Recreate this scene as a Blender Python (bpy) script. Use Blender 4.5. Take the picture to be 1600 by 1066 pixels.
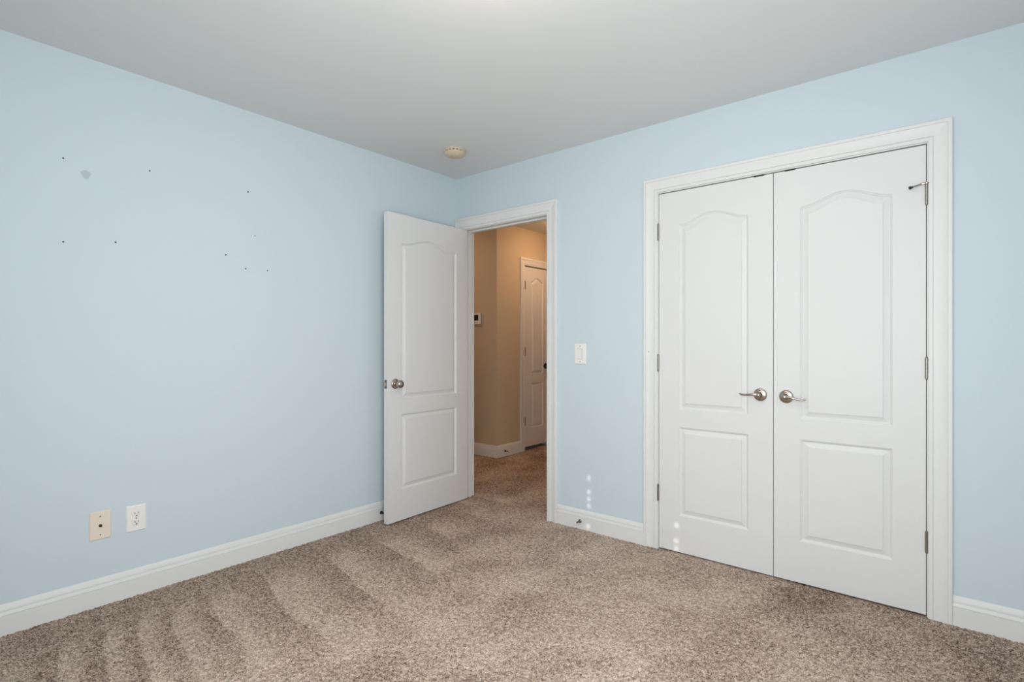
import bpy, bmesh, math, random
import numpy as np
from mathutils import Vector, Matrix

for o in list(bpy.data.objects):
    bpy.data.objects.remove(o)
sc = bpy.context.scene
COL = sc.collection
rng = np.random.default_rng(7)
random.seed(7)

# ------------------------------------------------------------------ camera
FPX, YAW = 840.557, 0.690900
cam_d = bpy.data.cameras.new('camera')
cam = bpy.data.objects.new('camera', cam_d)
COL.objects.link(cam)
cam.location = (2.96720, -2.91626, 1.17259)
cam.rotation_euler = (math.pi / 2, 0, YAW)
cam_d.sensor_fit = 'HORIZONTAL'
cam_d.sensor_width = 36.0
cam_d.lens = FPX / 1600 * 36.0
cam_d.shift_y = 4.91 / 1600
cam_d.clip_start = 0.02
sc.camera = cam

# ------------------------------------------------------------------ world, daylight, exposure
sc.view_settings.view_transform = 'Standard'
sc.view_settings.look = 'None'
sc.view_settings.exposure = 0.0
sc.view_settings.gamma = 1.0
sc.view_settings.use_curve_mapping = False

world = bpy.data.worlds.new('world')
sc.world = world
world.use_nodes = True
bg = world.node_tree.nodes['Background']
bg.inputs[0].default_value = (0.55, 0.72, 1.0, 1)
bg.inputs[1].default_value = 0.3
world.cycles.sampling_method = 'NONE'

ROOM_X, ROOM_Y, CEIL = 3.42, -3.08, 2.44
WIN = (1.88, 3.27, 0.62, 2.08)            # window in the back wall: x0, x1, z0, z1
ADDED_WIN = (-2.90, -2.04, 0.62, 2.08)     # added unseen window in the side wall, for fill light: y0, y1, z0, z1


def light(name, kind, loc, energy, color=(1, 1, 1), rot=(0, 0, 0), **kw):
    d = bpy.data.lights.new(name, kind)
    d.energy = energy
    d.color = color
    for k, v in kw.items():
        setattr(d, k, v)
    o = bpy.data.objects.new(name, d)
    o.location = loc
    o.rotation_euler = rot
    COL.objects.link(o)
    return o


SUN_DIR = Vector((-0.263, 1.0, -0.5095 * math.hypot(1, 0.263))).normalized()
sun = light('sun', 'SUN', (4, -8, 6), 1.5, (1.0, 0.95, 0.88), angle=math.radians(0.36))
sun.rotation_euler = SUN_DIR.to_track_quat('-Z', 'Y').to_euler()
# area lamps before the blinds: back window daylight, added fill at the side
light('back_window_daylight', 'AREA', ((WIN[0] + WIN[1]) / 2, ROOM_Y + 0.075, (WIN[2] + WIN[3]) / 2), 26.5,
      (0.95, 0.98, 1.0), (math.pi / 2, 0, 0), shape='RECTANGLE', size=WIN[1] - WIN[0], size_y=1.42)

light('side_fill_light', 'AREA', (ROOM_X - 0.075, (ADDED_WIN[0] + ADDED_WIN[1]) / 2, (ADDED_WIN[2] + ADDED_WIN[3]) / 2), 23.0,
      (0.90, 0.98, 1.0), (math.pi / 2, 0, math.pi / 2), shape='RECTANGLE', size=ADDED_WIN[1] - ADDED_WIN[0], size_y=1.42)



# ------------------------------------------------------------------ materials
def mat(name, color, rough=0.5, metal=0.0, spec=0.5, bump=None, emit=None):
    m = bpy.data.materials.new(name)
    m.use_nodes = True
    nt = m.node_tree
    b = nt.nodes['Principled BSDF']
    b.inputs['Base Color'].default_value = (*color, 1)
    b.inputs['Roughness'].default_value = rough
    b.inputs['Metallic'].default_value = metal
    b.inputs['Specular IOR Level'].default_value = spec
    if emit:
        b.inputs['Emission Color'].default_value = (*emit[0], 1)
        b.inputs['Emission Strength'].default_value = emit[1]
    if bump:
        scale, strength, dist = bump
        tc = nt.nodes.new('ShaderNodeTexCoord')
        n = nt.nodes.new('ShaderNodeTexNoise')
        n.inputs['Scale'].default_value = scale
        n.inputs['Detail'].default_value = 3
        bp = nt.nodes.new('ShaderNodeBump')
        bp.inputs['Strength'].default_value = strength
        bp.inputs['Distance'].default_value = dist
        nt.links.new(tc.outputs['Object'], n.inputs['Vector'])
        nt.links.new(n.outputs['Fac'], bp.inputs['Height'])
        nt.links.new(bp.outputs['Normal'], b.inputs['Normal'])
    return m


def srgb(r, g, b):
    f = lambda c: c / 12.92 if c <= 0.04045 else ((c + 0.055) / 1.055) ** 2.4
    return tuple(f(v / 255) for v in (r, g, b))


M_BLUE = mat('blue_wall_paint', srgb(211, 224, 231), 0.75, spec=0.2, bump=(220, 0.05, 0.002))
M_BEIGE = mat('beige_hall_paint', srgb(205, 190, 166), 0.8, spec=0.2, bump=(220, 0.05, 0.002))
M_CEIL = mat('white_ceiling_paint', srgb(229, 230, 230), 0.9, spec=0.1, bump=(160, 0.06, 0.002))
M_TRIM = mat('white_trim_paint', srgb(233, 233, 232), 0.42, spec=0.35)
M_DOOR = mat('white_door_paint', srgb(230, 230, 230), 0.45, spec=0.35, bump=(300, 0.04, 0.001))
M_NICKEL = mat('satin_nickel', (0.47, 0.41, 0.36), 0.26, 1.0)
M_DARKSTEEL = mat('dark_bronze', (0.035, 0.026, 0.020), 0.45, 0.4)
M_HINGE = mat('nickel_hinge', (0.34, 0.31, 0.285), 0.38, 1.0)
M_STOP = mat('dull_steel', (0.16, 0.145, 0.13), 0.3, 0.9)
M_BLACK = mat('black_plastic', (0.008, 0.008, 0.009), 0.5)
M_RUBBER = mat('white_rubber', (0.78, 0.77, 0.74), 0.6)
M_CREAM = mat('aged_cream_plastic', srgb(214, 196, 174), 0.5)
M_CREAM_DK = mat('smoke_slot_brown', srgb(96, 78, 62), 0.7)
M_ALMOND = mat('almond_plastic', srgb(240, 226, 212), 0.35)
M_WHITEPL = mat('white_plastic', srgb(246, 243, 240), 0.35)
M_IVORY = mat('ivory_plastic', srgb(242, 240, 234), 0.4)
M_SCREW = mat('painted_screw', srgb(150, 142, 136), 0.4, 0.3)
M_HOLE = mat('nail_hole_dark', (0.012, 0.014, 0.018), 0.9)
M_BLIND = mat('white_blind', srgb(236, 236, 232), 0.5)
M_GLASS_LAMP = mat('lit_frosted_glass', (0.9, 0.85, 0.78), 0.4, emit=((1.0, 0.77, 0.60), 23.0))
M_HALL_FILL = mat('hall_fill_glow', (0.9, 0.8, 0.7), 0.4, emit=((1.0, 0.66, 0.42), 19.0))  # glow of the added hall fill lamp
M_HALL_LAMP = mat('lit_hall_glass', (0.9, 0.8, 0.7), 0.4, emit=((1.0, 0.61, 0.33), 34.0))


# ------------------------------------------------------------------ mesh helpers
def tag(o, label=None, cat=None, group=None, kind=None):
    if label:
        o['label'] = label
    if cat:
        o['category'] = cat
    if group:
        o['group'] = group
    if kind:
        o['kind'] = kind
    return o


def obj(name, bm, mats, parent=None, loc=(0, 0, 0), rot=(0, 0, 0), smooth=None):
    """Link the bmesh as one mesh object; smooth = angle in degrees under which edges shade smooth."""
    if smooth is not None:
        bmesh.ops.recalc_face_normals(bm, faces=bm.faces[:])
        for f in bm.faces:
            f.smooth = True
        a = math.radians(smooth)
        for e in bm.edges:
            e.smooth = len(e.link_faces) == 2 and e.calc_face_angle(0) < a
    me = bpy.data.meshes.new(name)
    bm.to_mesh(me)
    bm.free()
    for m in (mats if isinstance(mats, (list, tuple)) else [mats]):
        me.materials.append(m)
    o = bpy.data.objects.new(name, me)
    COL.objects.link(o)
    o.location = loc
    o.rotation_euler = rot
    if parent:
        o.parent = parent
    return o


def box(bm, x0, x1, y0, y1, z0, z1, bevel=0.0, mi=0):
    r = bmesh.ops.create_cube(bm, size=1.0)
    vs = r['verts']
    for v in vs:
        v.co = Vector((x0 + (v.co.x + .5) * (x1 - x0), y0 + (v.co.y + .5) * (y1 - y0), z0 + (v.co.z + .5) * (z1 - z0)))
    fs = {f for v in vs for f in v.link_faces}
    for f in fs:
        f.material_index = mi
    if bevel:
        es = list({e for v in vs for e in v.link_edges})
        bmesh.ops.bevel(bm, geom=es, offset=bevel, segments=2, affect='EDGES', profile=0.6)


def lathe(bm, prof, axis=(0, 0, 1), origin=(0, 0, 0), seg=40, mi=0):
    """Revolve (radius, height) pairs about an axis through origin."""
    q = Vector((0, 0, 1)).rotation_difference(Vector(axis)).to_matrix()
    org = Vector(origin)
    rings = []
    for r, h in prof:
        if r < 1e-6:
            rings.append([bm.verts.new(org + q @ Vector((0, 0, h)))])
        else:
            rings.append([bm.verts.new(org + q @ Vector((r * math.cos(2 * math.pi * k / seg), r * math.sin(2 * math.pi * k / seg), h))) for k in range(seg)])
    for a, b in zip(rings, rings[1:]):
        for k in range(seg):
            k2 = (k + 1) % seg
            if len(a) == 1 and len(b) == 1:
                continue
            if len(a) == 1:
                f = bm.faces.new((a[0], b[k], b[k2]))
            elif len(b) == 1:
                f = bm.faces.new((a[k], b[0], a[k2]))
            else:
                f = bm.faces.new((a[k], b[k], b[k2], a[k2]))
            f.material_index = mi


def tube(bm, pts, rads, seg=14, flat=1.0, up=(0, 0, 1), mi=0):
    """Tube along points; flat squashes the section along `up`."""
    pts = [Vector(p) for p in pts]
    up = Vector(up)
    rings = []
    for i, p in enumerate(pts):
        t = (pts[min(i + 1, len(pts) - 1)] - pts[max(i - 1, 0)]).normalized()
        s = t.cross(up)
        if s.length < 1e-4:
            s = t.cross(Vector((1, 0, 0)))
        s.normalize()
        n = s.cross(t).normalized()
        r = rads[i] if isinstance(rads, (list, tuple)) else rads
        if isinstance(r, (list, tuple)):
            rs, rn = r
        else:
            rs, rn = r, r * flat
        rings.append([bm.verts.new(p + s * rs * math.cos(2 * math.pi * k / seg) + n * rn * math.sin(2 * math.pi * k / seg)) for k in range(seg)])
    for a, b in zip(rings, rings[1:]):
        for k in range(seg):
            f = bm.faces.new((a[k], a[(k + 1) % seg], b[(k + 1) % seg], b[k]))
            f.material_index = mi
    for r in (rings[0], rings[-1]):
        f = bm.faces.new(r)
        f.material_index = mi


def sweep(bm, prof, frames, closed_prof=True, caps=True):
    """prof: (a, b) pairs; frames: (origin, A vector, B vector) per station (A may be longer than 1 for a mitre)."""
    rows = []
    for org, A, B in frames:
        org, A, B = Vector(org), Vector(A), Vector(B)
        rows.append([bm.verts.new(org + A * a + B * b) for a, b in prof])
    n = len(prof)
    for r0, r1 in zip(rows, rows[1:]):
        for k in range(n if closed_prof else n - 1):
            bm.faces.new((r0[k], r0[(k + 1) % n], r1[(k + 1) % n], r1[k]))
    if caps:
        bm.faces.new(rows[0])
        bm.faces.new(rows[-1])


# ------------------------------------------------------------------ room shell
def structure(name, bm, mats, label, cat, smooth=None):
    return tag(obj(name, bm, mats, smooth=smooth), label, cat, kind='structure')


WT = 0.115                                     # wall thickness
D1 = (0.076, 0.858, 2.036)                     # entry opening: x0, x1, top (faces of its jamb)
D2 = (1.647, 2.868, 2.036)                     # closet opening
JT = 0.018                                     # jamb board thickness

bm = bmesh.new()
box(bm, -WT, 0, ROOM_Y - WT, 0, -0.1, CEIL)
wall_left = structure('wall_left', bm, M_BLUE, 'long pale blue wall with small nail holes beside the open door', 'wall')

bm = bmesh.new()
for x0, x1, z0 in ((-2.1, D1[0] - JT, -.1), (D1[0] - JT, D1[1] + JT, D1[2] + JT), (D1[1] + JT, D2[0] - JT, -.1),
                   (D2[0] - JT, D2[1] + JT, D2[2] + JT), (D2[1] + JT, ROOM_X + WT, -.1)):
    box(bm, x0, x1, 0, WT, z0, CEIL)
for f in bm.faces:
    if f.normal.y > 0.5:
        f.material_index = 1
wall_right = structure('wall_right', bm, [M_BLUE, M_BEIGE], 'pale blue wall holding the entry doorway and the closet doors', 'wall')

bm = bmesh.new()
x0, x1, z0, z1 = WIN
for a in ((-WT, x0, -.1, CEIL), (x1, ROOM_X + WT, -.1, CEIL), (x0, x1, -.1, z0), (x0, x1, z1, CEIL)):
    box(bm, a[0], a[1], ROOM_Y - WT, ROOM_Y, a[2], a[3])
structure('wall_back', bm, M_BLUE, 'pale blue window wall opposite the closet', 'wall')

bm = bmesh.new()
y0, y1, z0, z1 = ADDED_WIN
for a in ((ROOM_Y, y0, -.1, CEIL), (y1, 0, -.1, CEIL), (y0, y1, -.1, z0), (y0, y1, z1, CEIL)):
    box(bm, ROOM_X, ROOM_X + WT, a[0], a[1], a[2], a[3])
structure('wall_side', bm, M_BLUE, 'pale blue wall with the added window, facing the nail-holed wall', 'wall')

bm = bmesh.new()
box(bm, -2.2, ROOM_X + WT, ROOM_Y - WT, 3.7, CEIL, CEIL + 0.12)
structure('ceiling', bm, M_CEIL, 'plain off-white ceiling with a smoke detector near the corner', 'ceiling')

# hall beyond the doorway
HX, HY = -0.69, 1.26
H4 = (1.722, 2.192, 2.036)                     # hall closet opening along y
bm = bmesh.new()
box(bm, -2.1, HX, HY, HY + WT, -.1, CEIL)
structure('wall_hall_near', bm, M_BEIGE, 'shaded beige hall wall carrying the thermostat', 'wall')
bm = bmesh.new()
for a in ((HY + WT, H4[0] - JT, -.1), (H4[0] - JT, H4[1] + JT, H4[2] + JT), (H4[1] + JT, 3.6, -.1)):
    box(bm, HX - WT, HX, a[0], a[1], a[2], CEIL)
box(bm, HX - 0.7, HX - 0.6, HY + WT, 3.6, -.1, CEIL)
structure('wall_hall_left', bm, M_BEIGE, 'lamp-lit beige hall wall around the narrow white door', 'wall')
bm = bmesh.new()
box(bm, HX - .7, 1.1, 3.6, 3.7, -.1, CEIL)
structure('wall_hall_end', bm, M_BEIGE, 'beige wall at the far end of the hall', 'wall')
bm = bmesh.new()
box(bm, 1.0, 1.1, WT, 3.6, -.1, CEIL)
structure('wall_hall_right', bm, M_BEIGE, 'beige hall wall opposite the narrow white door', 'wall')
bm = bmesh.new()
box(bm, -2.2, -2.1, 0, HY + WT, -.1, CEIL)
structure('wall_hall_side', bm, M_BEIGE, 'beige wall closing the short side of the hall', 'wall')
bm = bmesh.new()
box(bm, 1.1, ROOM_X + WT, 0.80, 0.90, -.1, CEIL)
structure('wall_closet', bm, M_BLUE, 'wall inside the closed closet behind the double doors', 'wall')

# nail holes: tiny dark pits left in the blue wall
for y, z, r in ((-2.362, 1.974, .0034), (-2.040, 2.000, .0034), (-1.578, 2.000, .0042), (-1.540, 1.767, .0030), (-2.362, 1.614, .0036),
                (-2.175, 1.639, .0036), (-1.693, 1.643, .0042), (-1.590, 1.581, .0036), (-1.471, 1.583, .0032)):
    bm = bmesh.new()
    lathe(bm, [(0, .0005), (r * .7, .0006), (r, .0003), (r, -.004), (0, -.004)], axis=(1, 0, 0), seg=12)
    obj('nail_hole', bm, M_HOLE, wall_left, (0, y, z), smooth=50)
M_FILL = mat('spackle', srgb(190, 203, 211), 0.8, spec=.1, bump=(400, .3, .002))
bm = bmesh.new()
lathe(bm, [(0, .0006), (.012, .0006), (.017, .0002), (.017, -.001), (0, -.001)], axis=(1, 0, 0), seg=20)
for v in bm.verts:
    v.co.y *= 1 + .25 * math.sin(3.1 * math.atan2(v.co.z, v.co.y))
    v.co.z *= 1.15
obj('filler_patch', bm, M_FILL, wall_left, (0, -2.284, 1.922), smooth=40)

# ------------------------------------------------------------------ carpet floor
def smooth_noise(n0, n1, cells0, cells1):
    g = rng.random((cells0 + 2, cells1 + 2))
    a = np.linspace(0, cells0, n0, endpoint=False)
    b = np.linspace(0, cells1, n1, endpoint=False)
    i, j = a.astype(int), b.astype(int)
    fa, fb = (a - i), (b - j)
    fa, fb = fa * fa * (3 - 2 * fa), fb * fb * (3 - 2 * fb)
    g00, g10 = g[np.ix_(i, j)], g[np.ix_(i + 1, j)]
    g01, g11 = g[np.ix_(i, j + 1)], g[np.ix_(i + 1, j + 1)]
    return (g00 * (1 - fa[:, None]) + g10 * fa[:, None]) * (1 - fb) + (g01 * (1 - fa[:, None]) + g11 * fa[:, None]) * fb


NZ = {k: smooth_noise(512, 512, k, k) for k in (6, 12, 24, 48)}


def noise_at(k, u, v):
    """tileless lookup, u and v in metres scaled so 1.0 = one noise cell"""
    n = NZ[k]
    s = 512 / k
    return n[(u * s).astype(int) % 512, (v * s).astype(int) % 512]


def sstep(a, b, x):
    t = np.clip((x - a) / (b - a), 0, 1)
    return t * t * (3 - 2 * t)


def nap(x, y):
    """lie of the pile (0 dark .. 1 light): vacuum strokes fanning off the left wall, scuffed patches elsewhere"""
    base = 0.65 + 0.36 * (noise_at(24, x * 3.0 + 3 + y * 1.2, y * 2.0 - x * 4.0 + 40) - .5) * 2
    base = base + 0.28 * (noise_at(48, x * 7 + 9 + y * 3, y * 6 - x * 5 + 60) - .5) * 2
    base = base + 0.20 * (noise_at(12, x * 1.6 + 5, y * 1.6 + 30) - .5) * 2
    wob = 0.05 * (noise_at(24, x * 4 + 50, y * 4 + 70) - .5)
    yl = y + 0.17 * (x - .2) + wob
    lines = np.array([-3.3, -2.62, -2.43, -2.29, -2.17, -2.05, -1.885, -1.62, -1.285, -0.93, -0.60, -0.2, .2])
    k = np.clip(np.searchsorted(lines, yl) - 1, 0, len(lines) - 2)
    fr = np.clip((yl - lines[k]) / (lines[k + 1] - lines[k]), 0, 1)
    saw = 1 - sstep(.10, .85, fr)
    saw = np.where(fr < .12, 1.0, saw)
    reach = np.array([.7, .9, .8, .9, .8, .9, .95, 1.0, .9, .7, .5, .4, .4])[k]
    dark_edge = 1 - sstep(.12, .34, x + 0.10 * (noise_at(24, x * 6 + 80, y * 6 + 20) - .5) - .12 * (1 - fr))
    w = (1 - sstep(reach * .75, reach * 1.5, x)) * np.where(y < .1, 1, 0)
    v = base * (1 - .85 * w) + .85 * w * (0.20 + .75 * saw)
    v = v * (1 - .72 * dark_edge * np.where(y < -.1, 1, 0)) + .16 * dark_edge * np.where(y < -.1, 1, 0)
    # darker strip along the closet doors and in the hall
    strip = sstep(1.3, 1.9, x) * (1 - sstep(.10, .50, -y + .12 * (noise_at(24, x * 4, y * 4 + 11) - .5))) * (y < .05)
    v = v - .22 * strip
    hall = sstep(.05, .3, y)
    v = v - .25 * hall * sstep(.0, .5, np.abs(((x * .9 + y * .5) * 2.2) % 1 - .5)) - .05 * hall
    return np.clip(v, 0, 1)


def carpet():
    step = 0.0065
    xs = np.arange(-2.1, ROOM_X + .02, step)
    ys = np.arange(ROOM_Y - .02, 3.62, step)
    # coarse where the photograph sees nothing of it
    xs = np.concatenate([np.arange(-2.1, -1.25, .08), np.arange(-1.25, ROOM_X + .02, step)])
    ys = np.concatenate([np.arange(ROOM_Y - .02, 2.45, step), np.arange(2.45, 3.66, .08)])
    nx, ny = len(xs), len(ys)
    X, Y = np.meshgrid(xs, ys, indexing='ij')
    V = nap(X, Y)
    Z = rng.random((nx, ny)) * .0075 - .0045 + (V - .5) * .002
    Xj = X + (rng.random((nx, ny)) - .5) * step * .7
    Yj = Y + (rng.random((nx, ny)) - .5) * step * .7
    co = np.stack([Xj, Yj, Z], -1).reshape(-1, 3).astype(np.float32)
    idx = np.arange(nx * ny).reshape(nx, ny)
    # keep only ground that is inside the room, doorway or hall
    cx = (X[:-1, :-1] + X[1:, 1:]) / 2
    cy = (Y[:-1, :-1] + Y[1:, 1:]) / 2
    room = (cx > -.01) & (cy < .06)
    door = (cx > D1[0] - .01) & (cx < D1[1] + .01) & (cy >= -.05) & (cy < WT + .02)
    hall = (cy > WT - .01) & (cx < 1.01) & ((cy < HY + .01) | (cx > HX - .16))
    keep = room | door | hall
    q = np.stack([idx[:-1, :-1], idx[1:, :-1], idx[1:, 1:], idx[:-1, 1:]], -1)[keep]
    used = np.unique(q)
    remap = np.full(nx * ny, -1)
    remap[used] = np.arange(len(used))
    q = remap[q]
    me = bpy.data.meshes.new('floor')
    me.vertices.add(len(used))
    me.vertices.foreach_set('co', co[used].ravel())
    me.loops.add(q.size)
    me.loops.foreach_set('vertex_index', q.ravel().astype(np.int32))
    me.polygons.add(len(q))
    me.polygons.foreach_set('loop_start', np.arange(0, q.size, 4, dtype=np.int32))
    me.update(calc_edges=True)
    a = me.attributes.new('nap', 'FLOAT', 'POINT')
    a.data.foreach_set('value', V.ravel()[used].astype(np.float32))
    t = me.attributes.new('tuft', 'FLOAT', 'POINT')
    t.data.foreach_set('value', rng.random(len(used)).astype(np.float32))
    me.validate()
    m = bpy.data.materials.new('speckled_taupe_carpet')
    m.use_nodes = True
    nt = m.node_tree
    b = nt.nodes['Principled BSDF']
    b.inputs['Roughness'].default_value = .95
    b.inputs['Specular IOR Level'].default_value = .1
    N = nt.nodes.new
    L = nt.links.new
    tc = N('ShaderNodeTexCoord')
    n1 = N('ShaderNodeTexNoise')
    n1.inputs['Scale'].default_value = 225
    n1.inputs['Detail'].default_value = 3.0
    n1.inputs['Roughness'].default_value = .65
    L(tc.outputs['Object'], n1.inputs['Vector'])
    at = N('ShaderNodeAttribute')
    at.attribute_name = 'tuft'
    an = N('ShaderNodeAttribute')
    an.attribute_name = 'nap'
    mx = N('ShaderNodeMath')
    mx.operation = 'MULTIPLY_ADD'              # noise + tuft*k
    mx.inputs[1].default_value = .20
    L(at.outputs['Fac'], mx.inputs[0])
    L(n1.outputs['Fac'], mx.inputs[2])
    nm = N('ShaderNodeMath')
    nm.operation = 'MULTIPLY_ADD'              # + nap*k
    nm.inputs[1].default_value = .125
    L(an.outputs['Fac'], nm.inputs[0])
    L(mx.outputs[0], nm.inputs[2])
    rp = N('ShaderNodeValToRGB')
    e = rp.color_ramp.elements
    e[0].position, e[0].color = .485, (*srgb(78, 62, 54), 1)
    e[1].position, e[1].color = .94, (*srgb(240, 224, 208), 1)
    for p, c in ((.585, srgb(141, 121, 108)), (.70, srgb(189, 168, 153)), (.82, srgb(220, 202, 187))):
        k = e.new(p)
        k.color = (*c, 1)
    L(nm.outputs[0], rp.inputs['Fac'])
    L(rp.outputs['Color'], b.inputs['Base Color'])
    bp = N('ShaderNodeBump')
    bp.inputs['Strength'].default_value = .5
    bp.inputs['Distance'].default_value = .004
    L(n1.outputs['Fac'], bp.inputs['Height'])
    L(bp.outputs['Normal'], b.inputs['Normal'])
    me.materials.append(m)
    o = bpy.data.objects.new('floor', me)
    COL.objects.link(o)
    tag(o, 'speckled taupe cut-pile carpet with vacuum strokes', 'carpet floor', kind='structure')


carpet()

# ------------------------------------------------------------------ baseboards
BB = [(-.004, -.03), (.015, -.03), (.015, .0775), (.0125, .0782), (.0125, .0798), (.0160, .0812), (.0120, .0935), (.0075, .0950), (.0070, .0985),
      (.0110, .1000), (.0085, .111), (.0045, .1195), (.002, .122), (-.004, .122)]


def baseboard(name, stations, label):
    bm = bmesh.new()
    sweep(bm, BB, stations)
    o = structure(name, bm, M_TRIM, label, 'baseboard', smooth=18)
    return o


up = (0, 0, 1)
baseboard('baseboard_left', [((0, ROOM_Y, 0), (1, 0, 0), up), ((0, -.0165, 0), (1, 0, 0), up)], 'white moulded baseboard along the blue nail-holed wall')
baseboard('baseboard_right', [((.9485, 0, 0), (0, -1, 0), up), ((1.5615, 0, 0), (0, -1, 0), up)], 'short white baseboard between the doorway and the closet')
baseboard('baseboard_closet', [((2.9545, 0, 0), (0, -1, 0), up), ((ROOM_X - .016, 0, 0), (0, -1, 0), up)], 'white baseboard beside the closet on the window side')
baseboard('baseboard_back', [((.016, ROOM_Y, 0), (0, 1, 0), up), ((ROOM_X - .016, ROOM_Y, 0), (0, 1, 0), up)], 'white baseboard under the back window')
baseboard('baseboard_side', [((ROOM_X, ROOM_Y, 0), (-1, 0, 0), up), ((ROOM_X, 0, 0), (-1, 0, 0), up)], 'white baseboard under the added side window')
baseboard('baseboard_hall', [((-2.09, HY, 0), (0, -1, 0), up), ((HX, HY, 0), (1, -1, 0), up), ((HX, 1.6455, 0), (1, 0, 0), up)],
          'white baseboard wrapping the beige hall corner')

# ------------------------------------------------------------------ door casings with jambs
# (w from the inner edge, projection from the wall)
CAS = [(0, -.003), (0, .0085), (.0018, .0102), (.0150, .0102), (.0158, .0070), (.0174, .0070), (.0184, .0118), (.030, .0112), (.042, .0116), (.052, .0136),
       (.060, .0164), (.0645, .0176), (.0652, .0148), (.0668, .0148), (.0680, .0180), (.080, .0184), (.083, .0165), (.083, -.003)]
CAS_PLAIN = [(0, -.003), (0, .0085), (.0018, .0102), (.0150, .0102), (.0158, .0070), (.0174, .0070), (.0184, .0118), (.030, .0112), (.042, .0116),
             (.052, .0136), (.060, .0164), (.066, .0176), (.066, -.003)]


def scale_prof(p, w):
    return [(a * w / .083, b) for a, b in p]


def casing(bm, prof_l, prof_h, prof_r, x0, x1, top, T):
    """Mitred casing round an opening, built in the frame of a wall facing -y and moved by T."""
    def run(prof, frames):
        sweep(bm, prof, [((T @ Vector(o)), T.to_3x3() @ Vector(A), T.to_3x3() @ Vector(B)) for o, A, B in frames])
    out = (0, -1, 0)
    run(prof_l, [((x0, 0, -.02), (-1, 0, 0), out), ((x0, 0, top), (-1, 0, 1), out)])
    run(prof_h, [((x0, 0, top), (-1, 0, 1), out), ((x1, 0, top), (1, 0, 1), out)])
    run(prof_r, [((x1, 0, top), (1, 0, 1), out), ((x1, 0, -.02), (1, 0, 0), out)])


def frame(name, label, x0, x1, top, T, depth, cw, stop_y, narrow_left=False):
    """jamb boards + stop + casing; local frame: wall face at y=0, depth towards +y"""
    root = bpy.data.objects.new(name, None)
    COL.objects.link(root)
    root.location = T @ Vector((x0, 0, 0))
    root.empty_display_size = .1
    tag(root, label, 'door frame', kind='structure')
    inv = Matrix.Translation(-root.location)
    TT = inv @ T

    def place(bm):
        bmesh.ops.transform(bm, matrix=TT, verts=bm.verts[:])
        bmesh.ops.recalc_face_normals(bm, faces=bm.faces[:])
        return bm
    for a in ((x0 - JT, x0, -.02, top), (x1, x1 + JT, -.02, top), (x0 - JT, x1 + JT, top, top + JT)):
        bm = bmesh.new()
        box(bm, a[0], a[1], 0, depth, a[2], a[3], .0008)
        obj('jamb', place(bm), M_TRIM, root)
    sw = .011
    for a in ((x0, x0 + sw, -.02, top), (x1 - sw, x1, -.02, top), (x0 + sw, x1 - sw, top - sw, top)):
        bm = bmesh.new()
        box(bm, a[0], a[1], stop_y, stop_y + .034, a[2], a[3], .002)
        obj('stop_strip', place(bm), M_TRIM, root)
    bm = bmesh.new()
    P = scale_prof(CAS, cw)
    rv = .005
    PL = scale_prof(CAS_PLAIN, .083) if narrow_left else P
    if narrow_left:
        out = (0, -1, 0)
        R3 = TT.to_3x3()
        def run(prof, frames):
            sweep(bm, prof, [((TT @ Vector(o)), R3 @ Vector(A), R3 @ Vector(B)) for o, A, B in frames])
        xl = x0 - rv
        run(PL, [((xl, 0, -.02), (-1, 0, 0), out), ((xl, 0, top + rv), (-1, 0, 1), out)])
        # header: cut square where it meets the side wall
        n = len(P)
        rows = []
        for k, (a, b) in enumerate(P):
            xa = max(xl - a, xl - .0665)
            rows.append(((xa, -b, top + rv + a), (x1 + rv + a, -b, top + rv + a)))
        v0 = [bm.verts.new(TT @ Vector(r[0])) for r in rows]
        v1 = [bm.verts.new(TT @ Vector(r[1])) for r in rows]
        for k in range(n):
            bm.faces.new((v0[k], v0[(k + 1) % n], v1[(k + 1) % n], v1[k]))
        bm.faces.new(v0)
        bm.faces.new(v1)
        run(P, [((x1 + rv, 0, top + rv), (1, 0, 1), out), ((x1 + rv, 0, -.02), (1, 0, 0), out)])
    else:
        casing(bm, P, P, P, x0 - rv, x1 + rv, top + rv, TT)
    obj('casing', bm, M_TRIM, root, smooth=18)
    return root


I4 = Matrix.Identity(4)
frame('trim_1', 'white casing and jamb of the open entry doorway', D1[0], D1[1], D1[2], I4, WT + .004, .085, .045, narrow_left=True)
closet_frame = frame('trim_2', 'wide white casing and jamb around the closet double doors', D2[0], D2[1], D2[2], I4, WT, .081, .040)
T_HALL = Matrix.Translation((HX, 0, 0)) @ Matrix.Rotation(math.pi / 2, 4, 'Z')
frame('trim_3', 'white casing around the narrow door in the hall', H4[0], H4[1], H4[2], T_HALL, WT, .076, .040)

# nail hole in the closet casing and the two black catches under its head
bm = bmesh.new()
lathe(bm, [(0, .0004), (.0028, .0004), (.0028, -.003), (0, -.003)], axis=(0, -1, 0), seg=12)
obj('nail_hole', bm, M_HOLE, closet_frame, (1.592 - D2[0], -.0135, 1.128))
for x in (2.190, 2.333):
    bm = bmesh.new()
    box(bm, -.024, .024, .0005, .024, -.0085, 0, .001)
    box(bm, -.006, .006, .002, .016, -.0105, -.008, .001)
    obj('catch', bm, M_BLACK, closet_frame, (x - D2[0], 0, D2[2]))

# ------------------------------------------------------------------ two-panel arch-top doors
RINGS = [(0, 0), (.0008, .0034), (.0050, .0056), (.0085, .0096), (.0105, .0112), (.0135, .0114), (.0155, .0108), (.0335, .0046), (.0342, .0014), (.0362, .0006), (.0380, .0006)]
ARCH_N = 40


def arch_s(u):
    return (0.5 - 0.5 * math.cos(2 * math.pi * u)) ** 1.0


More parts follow.
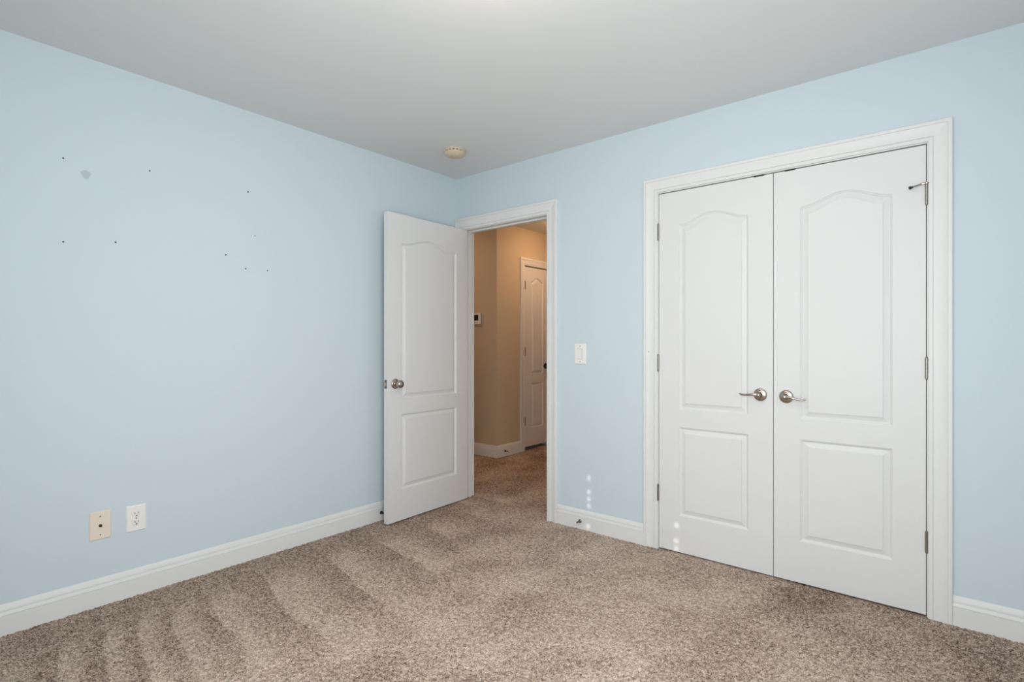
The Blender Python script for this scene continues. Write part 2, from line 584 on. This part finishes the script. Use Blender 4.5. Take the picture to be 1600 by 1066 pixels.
def panel_outline(x0, x1, z0, z1, rise, d):
    """CCW seen from the front: bottom-left, bottom-right, then the top from right to left."""
    pts = [(x0 + d, z0 + d), (x1 - d, z0 + d)]
    n = ARCH_N if rise else 1
    for k in range(n + 1):
        u = 1 - k / n
        pts.append((x0 + d + u * (x1 - x0 - 2 * d), z1 - d + rise * arch_s(u)))
    return pts


def door_face(bm, w, h, stile, flip=False, y=0.0):
    """One moulded face in the plane Y=y looking to -Y (or +Y when flip)."""
    s = -1 if flip else 1
    lo, mid, up_, rise = (.203, .700), None, (.800, 1.833), .049
    if w < .5:
        rise = .045
    xa, xb = stile, w - stile

    def V(x, z, d=0.0):
        return bm.verts.new((x, y + s * d, z))

    def quad(a, b, c, d):
        vs = [V(*p) for p in (a, b, c, d)]
        bm.faces.new(vs if not flip else vs[::-1])
    quad((0, 0), (xa, 0), (xa, h), (0, h))
    quad((xb, 0), (w, 0), (w, h), (xb, h))
    quad((xa, 0), (xb, 0), (xb, lo[0]), (xa, lo[0]))
    quad((xa, lo[1]), (xb, lo[1]), (xb, up_[0]), (xa, up_[0]))
    for k in range(ARCH_N):
        u0, u1 = k / ARCH_N, (k + 1) / ARCH_N
        p = lambda u: (xa + u * (xb - xa), up_[1] + rise * arch_s(u))
        a, b = p(u0), p(u1)
        quad(a, b, (b[0], h), (a[0], h))
    for z0, z1, r in ((lo[0], lo[1], 0), (up_[0], up_[1], rise)):
        prev = None
        for d, dep in RINGS:
            ring = [V(x, z, dep) for x, z in panel_outline(xa, xb, z0, z1, r, d)]
            if prev:
                n = len(ring)
                for k in range(n):
                    vs = (prev[k], prev[(k + 1) % n], ring[(k + 1) % n], ring[k])
                    bm.faces.new(vs if not flip else vs[::-1])
            prev = ring
        bm.faces.new(prev if not flip else prev[::-1])


def door_mesh(w, h, th, stile=.118):
    bm = bmesh.new()
    door_face(bm, w, h, stile)
    door_face(bm, w, h, stile, True, th)
    for a in (((0, 0), (0, h)), ((w, 0), (w, h)), ((0, 0), (w, 0)), ((0, h), (w, h))):
        (xa, za), (xb, zb) = a
        bm.faces.new([bm.verts.new(p) for p in ((xa, 0, za), (xb, 0, zb), (xb, th, zb), (xa, th, za))])
    bmesh.ops.remove_doubles(bm, verts=bm.verts[:], dist=1e-5)
    for f in bm.faces:
        f.smooth = True
    for e in bm.edges:
        e.smooth = len(e.link_faces) == 2 and e.calc_face_angle(0) < math.radians(14)
    return bm


def hinge(parent, x, z, m, hh=.089, leaf=0):
    bm = bmesh.new()
    r = .0062
    for k in range(5):
        a, b = -hh / 2 + hh * k / 5 + .0005, -hh / 2 + hh * (k + 1) / 5 - .0005
        lathe(bm, [(0, a), (r, a), (r, b), (0, b)], seg=16)
    lathe(bm, [(0, hh / 2), (.0042, hh / 2), (.0048, hh / 2 + .002), (.003, hh / 2 + .0045), (0, hh / 2 + .005)], seg=14)
    lathe(bm, [(0, -hh / 2 - .004), (.003, -hh / 2 - .0035), (.0042, -hh / 2), (0, -hh / 2)], seg=14)
    box(bm, -.0015, .0015, 0, .012, -hh / 2, hh / 2)
    return obj('hinge', bm, m, parent, (x, -.0055, z), smooth=40)


def lever(parent, x, z, sgn, mt=None, drop=0.0):
    """Rosette with two screws, short neck and a wave lever that points to sgn * X."""
    mt = mt or M_NICKEL
    r = bpy.data.objects.new('lever_handle', None)
    COL.objects.link(r)
    r.parent = parent
    r.location = (x, 0, z)
    r.empty_display_size = .03
    bm = bmesh.new()
    lathe(bm, [(0.0, -.0005), (.0325, -.0005), (.0325, .0025), (.0315, .0055), (.0285, .0080), (.0245, .0092), (.0205, .0104), (.0165, .0118), (.0148, .0125), (0, .0125)],
          axis=(0, -1, 0), seg=48)
    obj('rosette', bm, mt, r, smooth=30)
    for dz in (.0215, -.0215):
        bm = bmesh.new()
        lathe(bm, [(0, .0106), (.0030, .0106), (.0034, .0098), (.0034, .006), (0, .006)], axis=(0, -1, 0), seg=14)
        obj('screw', bm, M_BLACK, r, (0, 0, dz), smooth=40)
    bm = bmesh.new()
    lathe(bm, [(0, .010), (.0150, .010), (.0142, .014), (.0118, .019), (.0105, .028), (.0108, .038), (.0104, .0435), (.0080, .0470), (.004, .0485), (0, .0488)], axis=(0, -1, 0), seg=32)
    obj('hub', bm, mt, r, smooth=40)
    bm = bmesh.new()
    pts, rad = [], []
    for k in range(29):
        t = k / 28
        px = -.003 + .096 * t
        pz = .0022 * math.sin(t * math.pi * 2.0) * (1 - .3 * t) - drop * t + .0035 * max(0, (t - .82) / .18) ** 2
        py = -.0400 - .006 * math.sin(t * math.pi * .9) + .010 * t ** 2.0
        wz = .0060 * (1 - t) ** 1.6 + .0036 + .0016 * max(0, (t - .72) / .28)
        if t < .06:
            wz *= .72 + .28 * t / .06
        if t > .95:
            wz *= .72
        pts.append((sgn * px, py, pz))
        rad.append((.0050 - .0012 * t, wz))
    tube(bm, pts, rad, seg=18)
    obj('lever', bm, mt, r, smooth=50)
    return r


DH, TH = 2.022, .035
CW = .6055
d_left = tag(obj('door_2', door_mesh(CW, DH, TH), M_DOOR, None, (1.6505, .001, .008)), 'white two-panel closet door nearest the light switch', 'closet door', 'closet double doors', 'structure')
for z in (1.816, 1.066, .322):
    hinge(d_left, -.0035, z - .008, M_HINGE)
lever(d_left, 2.196 - 1.6505, .907, -1)

d_right = tag(obj('door_3', door_mesh(CW, DH, TH), M_DOOR, None, (2.2595, .001, .008)), 'white closet door with a pin doorstop on its top hinge', 'closet door', 'closet double doors', 'structure')
for z in (1.817, 1.069, .322):
    hinge(d_right, CW + .0025, z - .008, M_HINGE)
lever(d_right, 2.3170 - 2.2595, .905, 1, drop=.009)
# hinge-pin doorstop
st = bpy.data.objects.new('hinge_pin_stop', None)
COL.objects.link(st)
st.parent = d_right
st.location = (CW + .0025, -.0055, 1.862 - .008)
st.empty_display_size = .03
bm = bmesh.new()
lathe(bm, [(0, -.003), (.0095, -.003), (.0105, -.0015), (.0105, .0025), (.0085, .0045), (.0045, .0058), (0, .006)], seg=24)
box(bm, -.017, -.004, -.016, -.004, -.004, .004, .0015)
obj('collar', bm, M_NICKEL, st, smooth=40)
bm = bmesh.new()
pa, pb = Vector((-.010, -.010, 0)), Vector((-.052, -.021, -.0125))
n = 26
pts = [pa.lerp(pb, k / n) for k in range(n + 1)]
tube(bm, pts, [.0034 if k % 2 else .0029 for k in range(n + 1)], seg=12)
obj('rod', bm, M_HINGE, st, smooth=60)
bm = bmesh.new()
dirv = (pb - pa).normalized()
lathe(bm, [(0, -.006), (.0042, -.006), (.0042, 0), (.0068, .001), (.0072, .0065), (.0055, .0085), (0, .009)], axis=dirv, origin=pb, seg=18)
obj('bumper', bm, M_DARKSTEEL, st, smooth=40)

# open entry door: its hall side faces the room
ew = .762
ang = math.atan2(.755, -.027)
d_entry = tag(obj('door_1', door_mesh(ew, DH + .002, TH), M_DOOR, None, (.139, -.755, .008), (0, 0, ang)), 'open white two-panel entry door with a round nickel knob', 'door', kind='structure')
kn = bpy.data.objects.new('door_knob', None)
COL.objects.link(kn)
kn.parent = d_entry
kn.location = (.063, 0, .905)
kn.empty_display_size = .03
bm = bmesh.new()
lathe(bm, [(0, -.0005), (.0335, -.0005), (.0335, .002), (.0320, .0055), (.0280, .0085), (.022, .0102), (.0165, .0115), (.0150, .013), (0, .013)], axis=(0, -1, 0), seg=48)
obj('rosette', bm, M_NICKEL, kn, smooth=30)
bm = bmesh.new()
lathe(bm, [(0, .012), (.0125, .012), (.0110, .018), (.0105, .026), (.0125, .031), (.0190, .0345), (.0245, .040), (.0268, .047), (.0262, .054), (.0225, .061), (.0165, .0655), (.009, .0678), (0, .0685)],
      axis=(0, -1, 0), seg=44)
obj('knob', bm, M_NICKEL, kn, smooth=50)
lt = bpy.data.objects.new('latch', None)
COL.objects.link(lt)
lt.parent = d_entry
lt.location = (0, TH / 2, .905)
lt.empty_display_size = .03
bm = bmesh.new()
box(bm, -.0016, .001, -.0127, .0127, -.0285, .0285, .0006)
obj('faceplate', bm, M_HINGE, lt)
bm = bmesh.new()
for v in ((-.0115, -.006), (-.001, -.008)):
    pass
vs = [bm.verts.new(p) for p in ((-.001, -.008, -.0085), (-.001, .008, -.0085), (-.0115, .008, -.0085), (-.0105, .004, -.0085),
                                (-.001, -.008, .0085), (-.001, .008, .0085), (-.0115, .008, .0085), (-.0105, .004, .0085))]
for f in ((0, 1, 2, 3), (7, 6, 5, 4), (0, 4, 5, 1), (1, 5, 6, 2), (2, 6, 7, 3), (3, 7, 4, 0)):
    bm.faces.new([vs[i] for i in f])
bmesh.ops.recalc_face_normals(bm, faces=bm.faces[:])
obj('bolt', bm, M_NICKEL, lt)
for dz in (.0215, -.0215):
    bm = bmesh.new()
    lathe(bm, [(0, .0024), (.003, .0022), (.0036, .0012), (0, .001)], axis=(-1, 0, 0), seg=12)
    obj('screw', bm, M_DARKSTEEL, lt, (0, 0, dz), smooth=40)

# narrow hall door
hw = .457
d_hall = tag(obj('door_4', door_mesh(hw, 1.985, TH), M_DOOR, None, (HX - .001, H4[0] + .006, .040), (0, 0, math.pi / 2)),
             'narrow white two-panel door out in the hall', 'door', kind='structure')
for z in (1.819, 1.090, .322):
    hinge(d_hall, -.003, z - .040, M_DARKSTEEL)
lever(d_hall, .385, .922 - .040, -1, M_DARKSTEEL)

# ------------------------------------------------------------------ things on the walls
def empty(name, loc, rot=(0, 0, 0), **kw):
    o = bpy.data.objects.new(name, None)
    COL.objects.link(o)
    o.location = loc
    o.rotation_euler = rot
    o.empty_display_size = .05
    tag(o, **kw)
    return o


def plate(bm, w, h, d=.0055):
    """wall plate facing -Y with rolled edges"""
    for (s0, y0), (s1, y1) in (((0, 0), (0, -.002)), ((0, -.002), (.0035, -d)),):
        a = [(-w / 2 + s0, y0, -h / 2 + s0), (w / 2 - s0, y0, -h / 2 + s0), (w / 2 - s0, y0, h / 2 - s0), (-w / 2 + s0, y0, h / 2 - s0)]
        b = [(-w / 2 + s1, y1, -h / 2 + s1), (w / 2 - s1, y1, -h / 2 + s1), (w / 2 - s1, y1, h / 2 - s1), (-w / 2 + s1, y1, h / 2 - s1)]
        va, vb = [bm.verts.new(p) for p in a], [bm.verts.new(p) for p in b]
        for k in range(4):
            bm.faces.new((va[k], va[(k + 1) % 4], vb[(k + 1) % 4], vb[k]))
    bm.faces.new(vb)
    vc = [bm.verts.new(p) for p in [(-w / 2, 0.001, -h / 2), (w / 2, 0.001, -h / 2), (w / 2, 0.001, h / 2), (-w / 2, 0.001, h / 2)]]
    bm.faces.new(vc[::-1])
    bmesh.ops.remove_doubles(bm, verts=bm.verts[:], dist=1e-6)
    bmesh.ops.recalc_face_normals(bm, faces=bm.faces[:])


def screw(parent, x, z, y=-.0055, m=None, r=.0034):
    bm = bmesh.new()
    lathe(bm, [(0, .0012), (r * .7, .0011), (r, .0002), (r, -.002), (0, -.002)], axis=(0, -1, 0), seg=16)
    obj('screw', bm, m or M_SCREW, parent, (x, y, z), smooth=40)


RZ_LEFT = math.pi / 2                          # local -Y becomes +x: things on the left wall
cp = empty('coax_plate', (0, -2.233, .3585), (0, 0, RZ_LEFT), label='almond cable wall plate with one coaxial connector', cat='wall plate')
bm = bmesh.new()
plate(bm, .080, .126)
obj('plate', bm, M_ALMOND, cp)
bm = bmesh.new()
lathe(bm, [(0, .003), (.0062, .003), (.0062, .0075), (.0048, .0078), (.0048, .0155), (.0040, .0160), (.0032, .0160), (.0032, .011), (0, .011)], axis=(0, -1, 0), seg=18)
obj('connector', bm, M_DARKSTEEL, cp, smooth=35)
screw(cp, 0, .041)
screw(cp, 0, -.041)

ol = empty('power_outlet', (0, -2.095, .3575), (0, 0, RZ_LEFT), label='white duplex power outlet beside the almond plate', cat='outlet')
bm = bmesh.new()
plate(bm, .080, .120)
obj('plate', bm, M_WHITEPL, ol)
for dz in (.0195, -.0195):
    bm = bmesh.new()
    R, hh = .0172, .0142
    ring = []
    for k in range(40):
        a = 2 * math.pi * k / 40
        ring.append((R * math.cos(a), max(-hh, min(hh, R * math.sin(a)))))
    f0 = [bm.verts.new((x, -.004, z)) for x, z in ring]
    f1 = [bm.verts.new((x, -.0072, z)) for x, z in ring]
    f2 = [bm.verts.new((x * .95, -.0078, z * .95)) for x, z in ring]
    for a, b in ((f0, f1), (f1, f2)):
        for k in range(40):
            if (Vector(a[k].co) - Vector(a[(k + 1) % 40].co)).length > 1e-6:
                bm.faces.new((a[k], a[(k + 1) % 40], b[(k + 1) % 40], b[k]))
    bm.faces.new(f2)
    bmesh.ops.remove_doubles(bm, verts=bm.verts[:], dist=1e-6)
    s = obj('socket', bm, M_IVORY, ol, (0, 0, dz), smooth=30)
    bm = bmesh.new()
    box(bm, -.0078, -.0056, -.0084, -.005, .0005, .0095)
    box(bm, .0056, .0078, -.0084, -.005, .0015, .0085)
    lathe(bm, [(0, .0084), (.0030, .0084), (.0030, .005), (0, .005)], axis=(0, -1, 0), origin=(0, 0, -.0070), seg=14)
    obj('slots', bm, M_BLACK, s)
screw(ol, 0, 0)

sw = empty('light_switch', (1.121, 0, 1.111), label='white rocker light switch between the doorway and the closet', cat='light switch')
bm = bmesh.new()
plate(bm, .083, .131)
obj('plate', bm, M_WHITEPL, sw)
bm = bmesh.new()
vs = [bm.verts.new(p) for p in ((-.0165, -.004, .0335), (.0165, -.004, .0335), (.0165, -.0062, .0335), (-.0165, -.0062, .0335),
                                (-.0165, -.004, -.0335), (.0165, -.004, -.0335), (.0165, -.0125, -.0335), (-.0165, -.0125, -.0335))]
for f in ((0, 1, 2, 3), (7, 6, 5, 4), (3, 2, 6, 7), (0, 3, 7, 4), (1, 5, 6, 2)):
    bm.faces.new([vs[i] for i in f])
bmesh.ops.recalc_face_normals(bm, faces=bm.faces[:])
obj('rocker', bm, M_IVORY, sw)
bm = bmesh.new()
box(bm, -.0175, .0175, -.0058, -.003, -.0345, .0345)
obj('bezel', bm, M_SCREW, sw)
screw(sw, 0, .049)
screw(sw, 0, -.049)

th = empty('thermostat', (-.9645, HY, 1.440), label='white wall thermostat with a dark screen', cat='thermostat')
bm = bmesh.new()
box(bm, -.0575, .0575, -.024, 0, -.0575, .0575, .004)
obj('body', bm, M_WHITEPL, th)
bm = bmesh.new()
box(bm, -.044, .036, -.0262, -.020, -.018, .043, .001)
obj('screen', bm, M_BLACK, th)
for x in (-.03, -.012, .006, .024):
    bm = bmesh.new()
    box(bm, x - .005, x + .005, -.0262, -.020, -.041, -.033, .001)
    obj('button', bm, M_SCREW, th)

# smoke detector under the ceiling
sd = empty('smoke_detector', (.437, -.445, CEIL), label='round aged cream smoke detector on the ceiling by the corner', cat='smoke detector')
bm = bmesh.new()
lathe(bm, [(0, 0.001), (.070, .001), (.0705, -.004), (.070, -.010), (.066, -.0115), (0, -.0115)], seg=64)
obj('base', bm, M_CREAM, sd, smooth=35)
bm = bmesh.new()
lathe(bm, [(0, -.011), (.0625, -.011), (.0625, -.020), (0, -.020)], seg=64)
obj('vent_ring', bm, M_CREAM_DK, sd, smooth=35)
bm = bmesh.new()
for k in range(18):
    a = 2 * math.pi * k / 18
    b2 = bmesh.new()
    box(b2, .060, .0685, -.0055, .0055, -.0205, -.0105)
    bmesh.ops.rotate(b2, verts=b2.verts[:], cent=(0, 0, 0), matrix=Matrix.Rotation(a, 3, 'Z'))
    me = bpy.data.meshes.new('t')
    b2.to_mesh(me)
    b2.free()
    bm.from_mesh(me)
    bpy.data.meshes.remove(me)
obj('vent_ribs', bm, M_CREAM, sd)
bm = bmesh.new()
lathe(bm, [(0, -.018), (.0690, -.018), (.0695, -.023), (.0675, -.029), (.061, -.035), (.0555, -.0385), (.053, -.0375), (.051, -.039), (.043, -.0425), (.041, -.0415), (.039, -.043),
           (.030, -.0445), (.028, -.0435), (.026, -.045), (.014, -.046), (0, -.046)], seg=64)
obj('cover', bm, M_CREAM, sd, smooth=25)
bm = bmesh.new()
lathe(bm, [(0, -.044), (.0085, -.044), (.0085, -.0475), (.0065, -.0485), (0, -.0485)], seg=24)
obj('test_button', bm, M_CREAM, sd, (.006, -.006, 0), smooth=35)

# baseboard door stops
def door_stop(loc, rz, label, metal, length=.066):
    r = empty('door_stop', loc, (0, 0, rz), label=label, cat='door stop', group='baseboard door stops')
    bm = bmesh.new()
    lathe(bm, [(0, -.001), (.0115, -.001), (.0115, .003), (.008, .006), (.0055, .008), (0, .008)], axis=(0, -1, 0), seg=24)
    obj('mount', bm, metal, r, smooth=40)
    bm = bmesh.new()
    lathe(bm, [(0, .006), (.0055, .008), (.0046, .020), (.0042, length - .012), (.0070, length - .010), (0, length - .010)], axis=(0, -1, 0), seg=20)
    obj('rod', bm, metal, r, smooth=40)
    bm = bmesh.new()
    lathe(bm, [(0, length - .011), (.0082, length - .011), (.0086, length - .003), (.0065, length), (0, length)], axis=(0, -1, 0), seg=20)
    obj('rubber_tip', bm, M_RUBBER if metal is not M_BLACK else M_BLACK, r, smooth=40)


door_stop((1.128, -.015, .052), 0, 'small metal door stop on the baseboard under the light switch', M_STOP)
door_stop((.015, -.712, .052), RZ_LEFT, 'black door stop half hidden behind the open entry door', M_BLACK, .060)
door_stop((HX + .015, 1.375, .055), RZ_LEFT, 'dark door stop on the hall baseboard near the beige corner', M_DARKSTEEL, .062)

# ------------------------------------------------------------------ lamps
LX, LY = 1.86, -1.752
cl = empty('ceiling_light', (LX, LY, CEIL), label='lit frosted dome light in the middle of the bedroom ceiling', cat='ceiling light')
bm = bmesh.new()
lathe(bm, [(0, .001), (.120, .001), (.122, -.010), (.112, -.022), (0, -.022)], seg=48)
obj('canopy', bm, M_NICKEL, cl, smooth=40)
bm = bmesh.new()
lathe(bm, [(.112, -.021), (.152, -.024), (.160, -.032), (.152, -.052), (.128, -.074), (.092, -.090), (.048, -.099), (0, -.102)], seg=48)
obj('glass_dome', bm, M_GLASS_LAMP, cl, smooth=60)
bm = bmesh.new()
lathe(bm, [(0, -.100), (.010, -.100), (.011, -.108), (.006, -.116), (0, -.118)], seg=20)
obj('finial', bm, M_NICKEL, cl, smooth=60)

for hx_, hy_, hm_, lab in ((-.06, 1.80, M_HALL_LAMP, 'lit warm glass dome light on the hall ceiling by the narrow door'),
                           (-1.45, .62, M_HALL_FILL, 'added warm glass dome fill light on the ceiling of the short hall end')):  # second dome is added, to brighten the thermostat wall
    hl = empty('hall_light', (hx_, hy_, CEIL), label=lab, cat='ceiling light', group='hall dome lights')
    bm = bmesh.new()
    lathe(bm, [(0, .001), (.100, .001), (.102, -.010), (.092, -.020), (0, -.020)], seg=40)
    obj('canopy', bm, M_DARKSTEEL, hl, smooth=40)
    bm = bmesh.new()
    lathe(bm, [(.092, -.019), (.130, -.022), (.137, -.030), (.130, -.048), (.108, -.070), (.07, -.086), (.03, -.093), (0, -.094)], seg=40)
    obj('glass_dome', bm, hm_, hl, smooth=60)

# ------------------------------------------------------------------ windows with closed blinds (behind the camera)
def window(name, blind_name, T, w, z0, z1, label, blabel, hole_x=(), hole_z=()):
    """local frame: room side of the wall at y=0 facing -Y, x across 0..w"""
    root = empty(name, T.translation, T.to_euler(), label=label, cat='window', kind='structure')
    bm = bmesh.new()
    fr = .045
    for a in ((0, fr, z0, z1), (w - fr, w, z0, z1), (fr, w - fr, z0, z0 + fr), (fr, w - fr, z1 - fr, z1), (fr, w - fr, (z0 + z1) / 2 - .02, (z0 + z1) / 2 + .02)):
        box(bm, a[0], a[1], .050, .095, a[2], a[3], .002)
    obj('window_frame', bm, M_TRIM, root)
    bm = bmesh.new()
    box(bm, -.09, w + .09, -.045, .05, z0 - .022, z0, .004)
    box(bm, -.07, w + .07, -.014, .0, z0 - .09, z0 - .022, .002)
    obj('window_sill', bm, M_TRIM, root)
    b = empty(blind_name, T @ Vector((w / 2, -.03, z1 + .05)), T.to_euler(), label=blabel, cat='window blind')
    ox, oz = w / 2, z1 + .05
    bm = bmesh.new()
    box(bm, -w / 2 - .06, w / 2 + .06, -.030, .028, -.055, .012, .003)
    obj('headrail', bm, M_BLIND, b)
    pitch = .0440
    zt = oz - .078
    zc_ref = hole_z[0] if hole_z else zt
    n_up = int((zt - zc_ref) / pitch)
    zc = zc_ref + n_up * pitch
    i = 0
    bms = bmesh.new()
    while zc > z0 + .02:
        rows = [(-.0255, .0255)]
        holed = any(abs(zc - h) < .004 for h in hole_z)
        xs = [-w / 2 - .05, w / 2 + .05]
        hs = []
        if holed:
            for hx, skip in hole_x:
                if not any(abs(zc - s) < .004 for s in skip):
                    hs.append(hx - ox)
        hr = .0125
        tilt = math.radians(8)
        cuts = [xs[0]] + [c for h in sorted(hs) for c in (h - hr, h + hr)] + [xs[1]]
        for s, e in zip(cuts[:-1], cuts[1:]):
            is_hole = any(abs((s + e) / 2 - h) < 1e-4 for h in hs)
            for za, zb in (((-.0255, -hr), (hr, .0255)) if is_hole else ((-.0255, .0255),)):
                va = []
                for (x, z) in ((s, za), (e, za), (e, zb), (s, zb)):
                    va.append(Vector((x, -z * math.sin(tilt), zc - oz + z * math.cos(tilt))))
                f0 = [bms.verts.new(v) for v in va]
                f1 = [bms.verts.new(v + Vector((0, .0014, 0))) for v in va]
                bms.faces.new(f0)
                bms.faces.new(f1[::-1])
                for k in range(4):
                    bms.faces.new((f0[k], f1[k], f1[(k + 1) % 4], f0[(k + 1) % 4]))
        zc -= pitch
    bmesh.ops.recalc_face_normals(bms, faces=bms.faces[:])
    obj('slats', bms, M_BLIND, b)
    for s in (-1, 1):
        bm = bmesh.new()
        box(bm, s * (w / 2 + .042) - .012, s * (w / 2 + .042) + .012, .004, .0295, z0 - oz + .001, -.05)  # strip added to block sun leaking past the blind's ends
        obj('sun_leak_block', bm, M_BLIND, b)
    bm = bmesh.new()
    box(bm, -w / 2 - .05, w / 2 + .05, -.016, .016, z0 - oz + .001, z0 - oz + .022, .003)
    obj('bottom_rail', bm, M_BLIND, b)


TB = Matrix.Translation((WIN[1], ROOM_Y, 0)) @ Matrix.Rotation(math.pi, 4, 'Z')
# the sun falls through the cord holes of some slats: work back from the spots on the closet wall
BLIND_Y = ROOM_Y + .030
dy = 0 - BLIND_Y
sx = SUN_DIR.x / SUN_DIR.y
sz = SUN_DIR.z / SUN_DIR.y
hx1 = 1.183 - sx * dy
hx2 = 1.754 - sx * dy
hz = [.331 - .044 * k - sz * dy for k in (0, 2, 3, 4, 6, 7, 9, 10, 13, 15)]
window('window_1', 'window_blind', TB, WIN[1] - WIN[0], WIN[2], WIN[3], 'white framed window in the wall opposite the closet', 'closed white slatted blind over the back window',
       hole_x=((WIN[1] - hx1, (hz[4],)), (WIN[1] - hx2, (hz[0], hz[1], hz[2], hz[7], hz[8]))), hole_z=hz)
TS = Matrix.Translation((ROOM_X, ADDED_WIN[1], 0)) @ Matrix.Rotation(-math.pi / 2, 4, 'Z')  # unseen window added to go with the side fill lamp
window('window_added', 'window_blind', TS, ADDED_WIN[1] - ADDED_WIN[0], ADDED_WIN[2], ADDED_WIN[3], 'added white framed window in the side wall, for fill light', 'closed white slatted blind over the added side window')
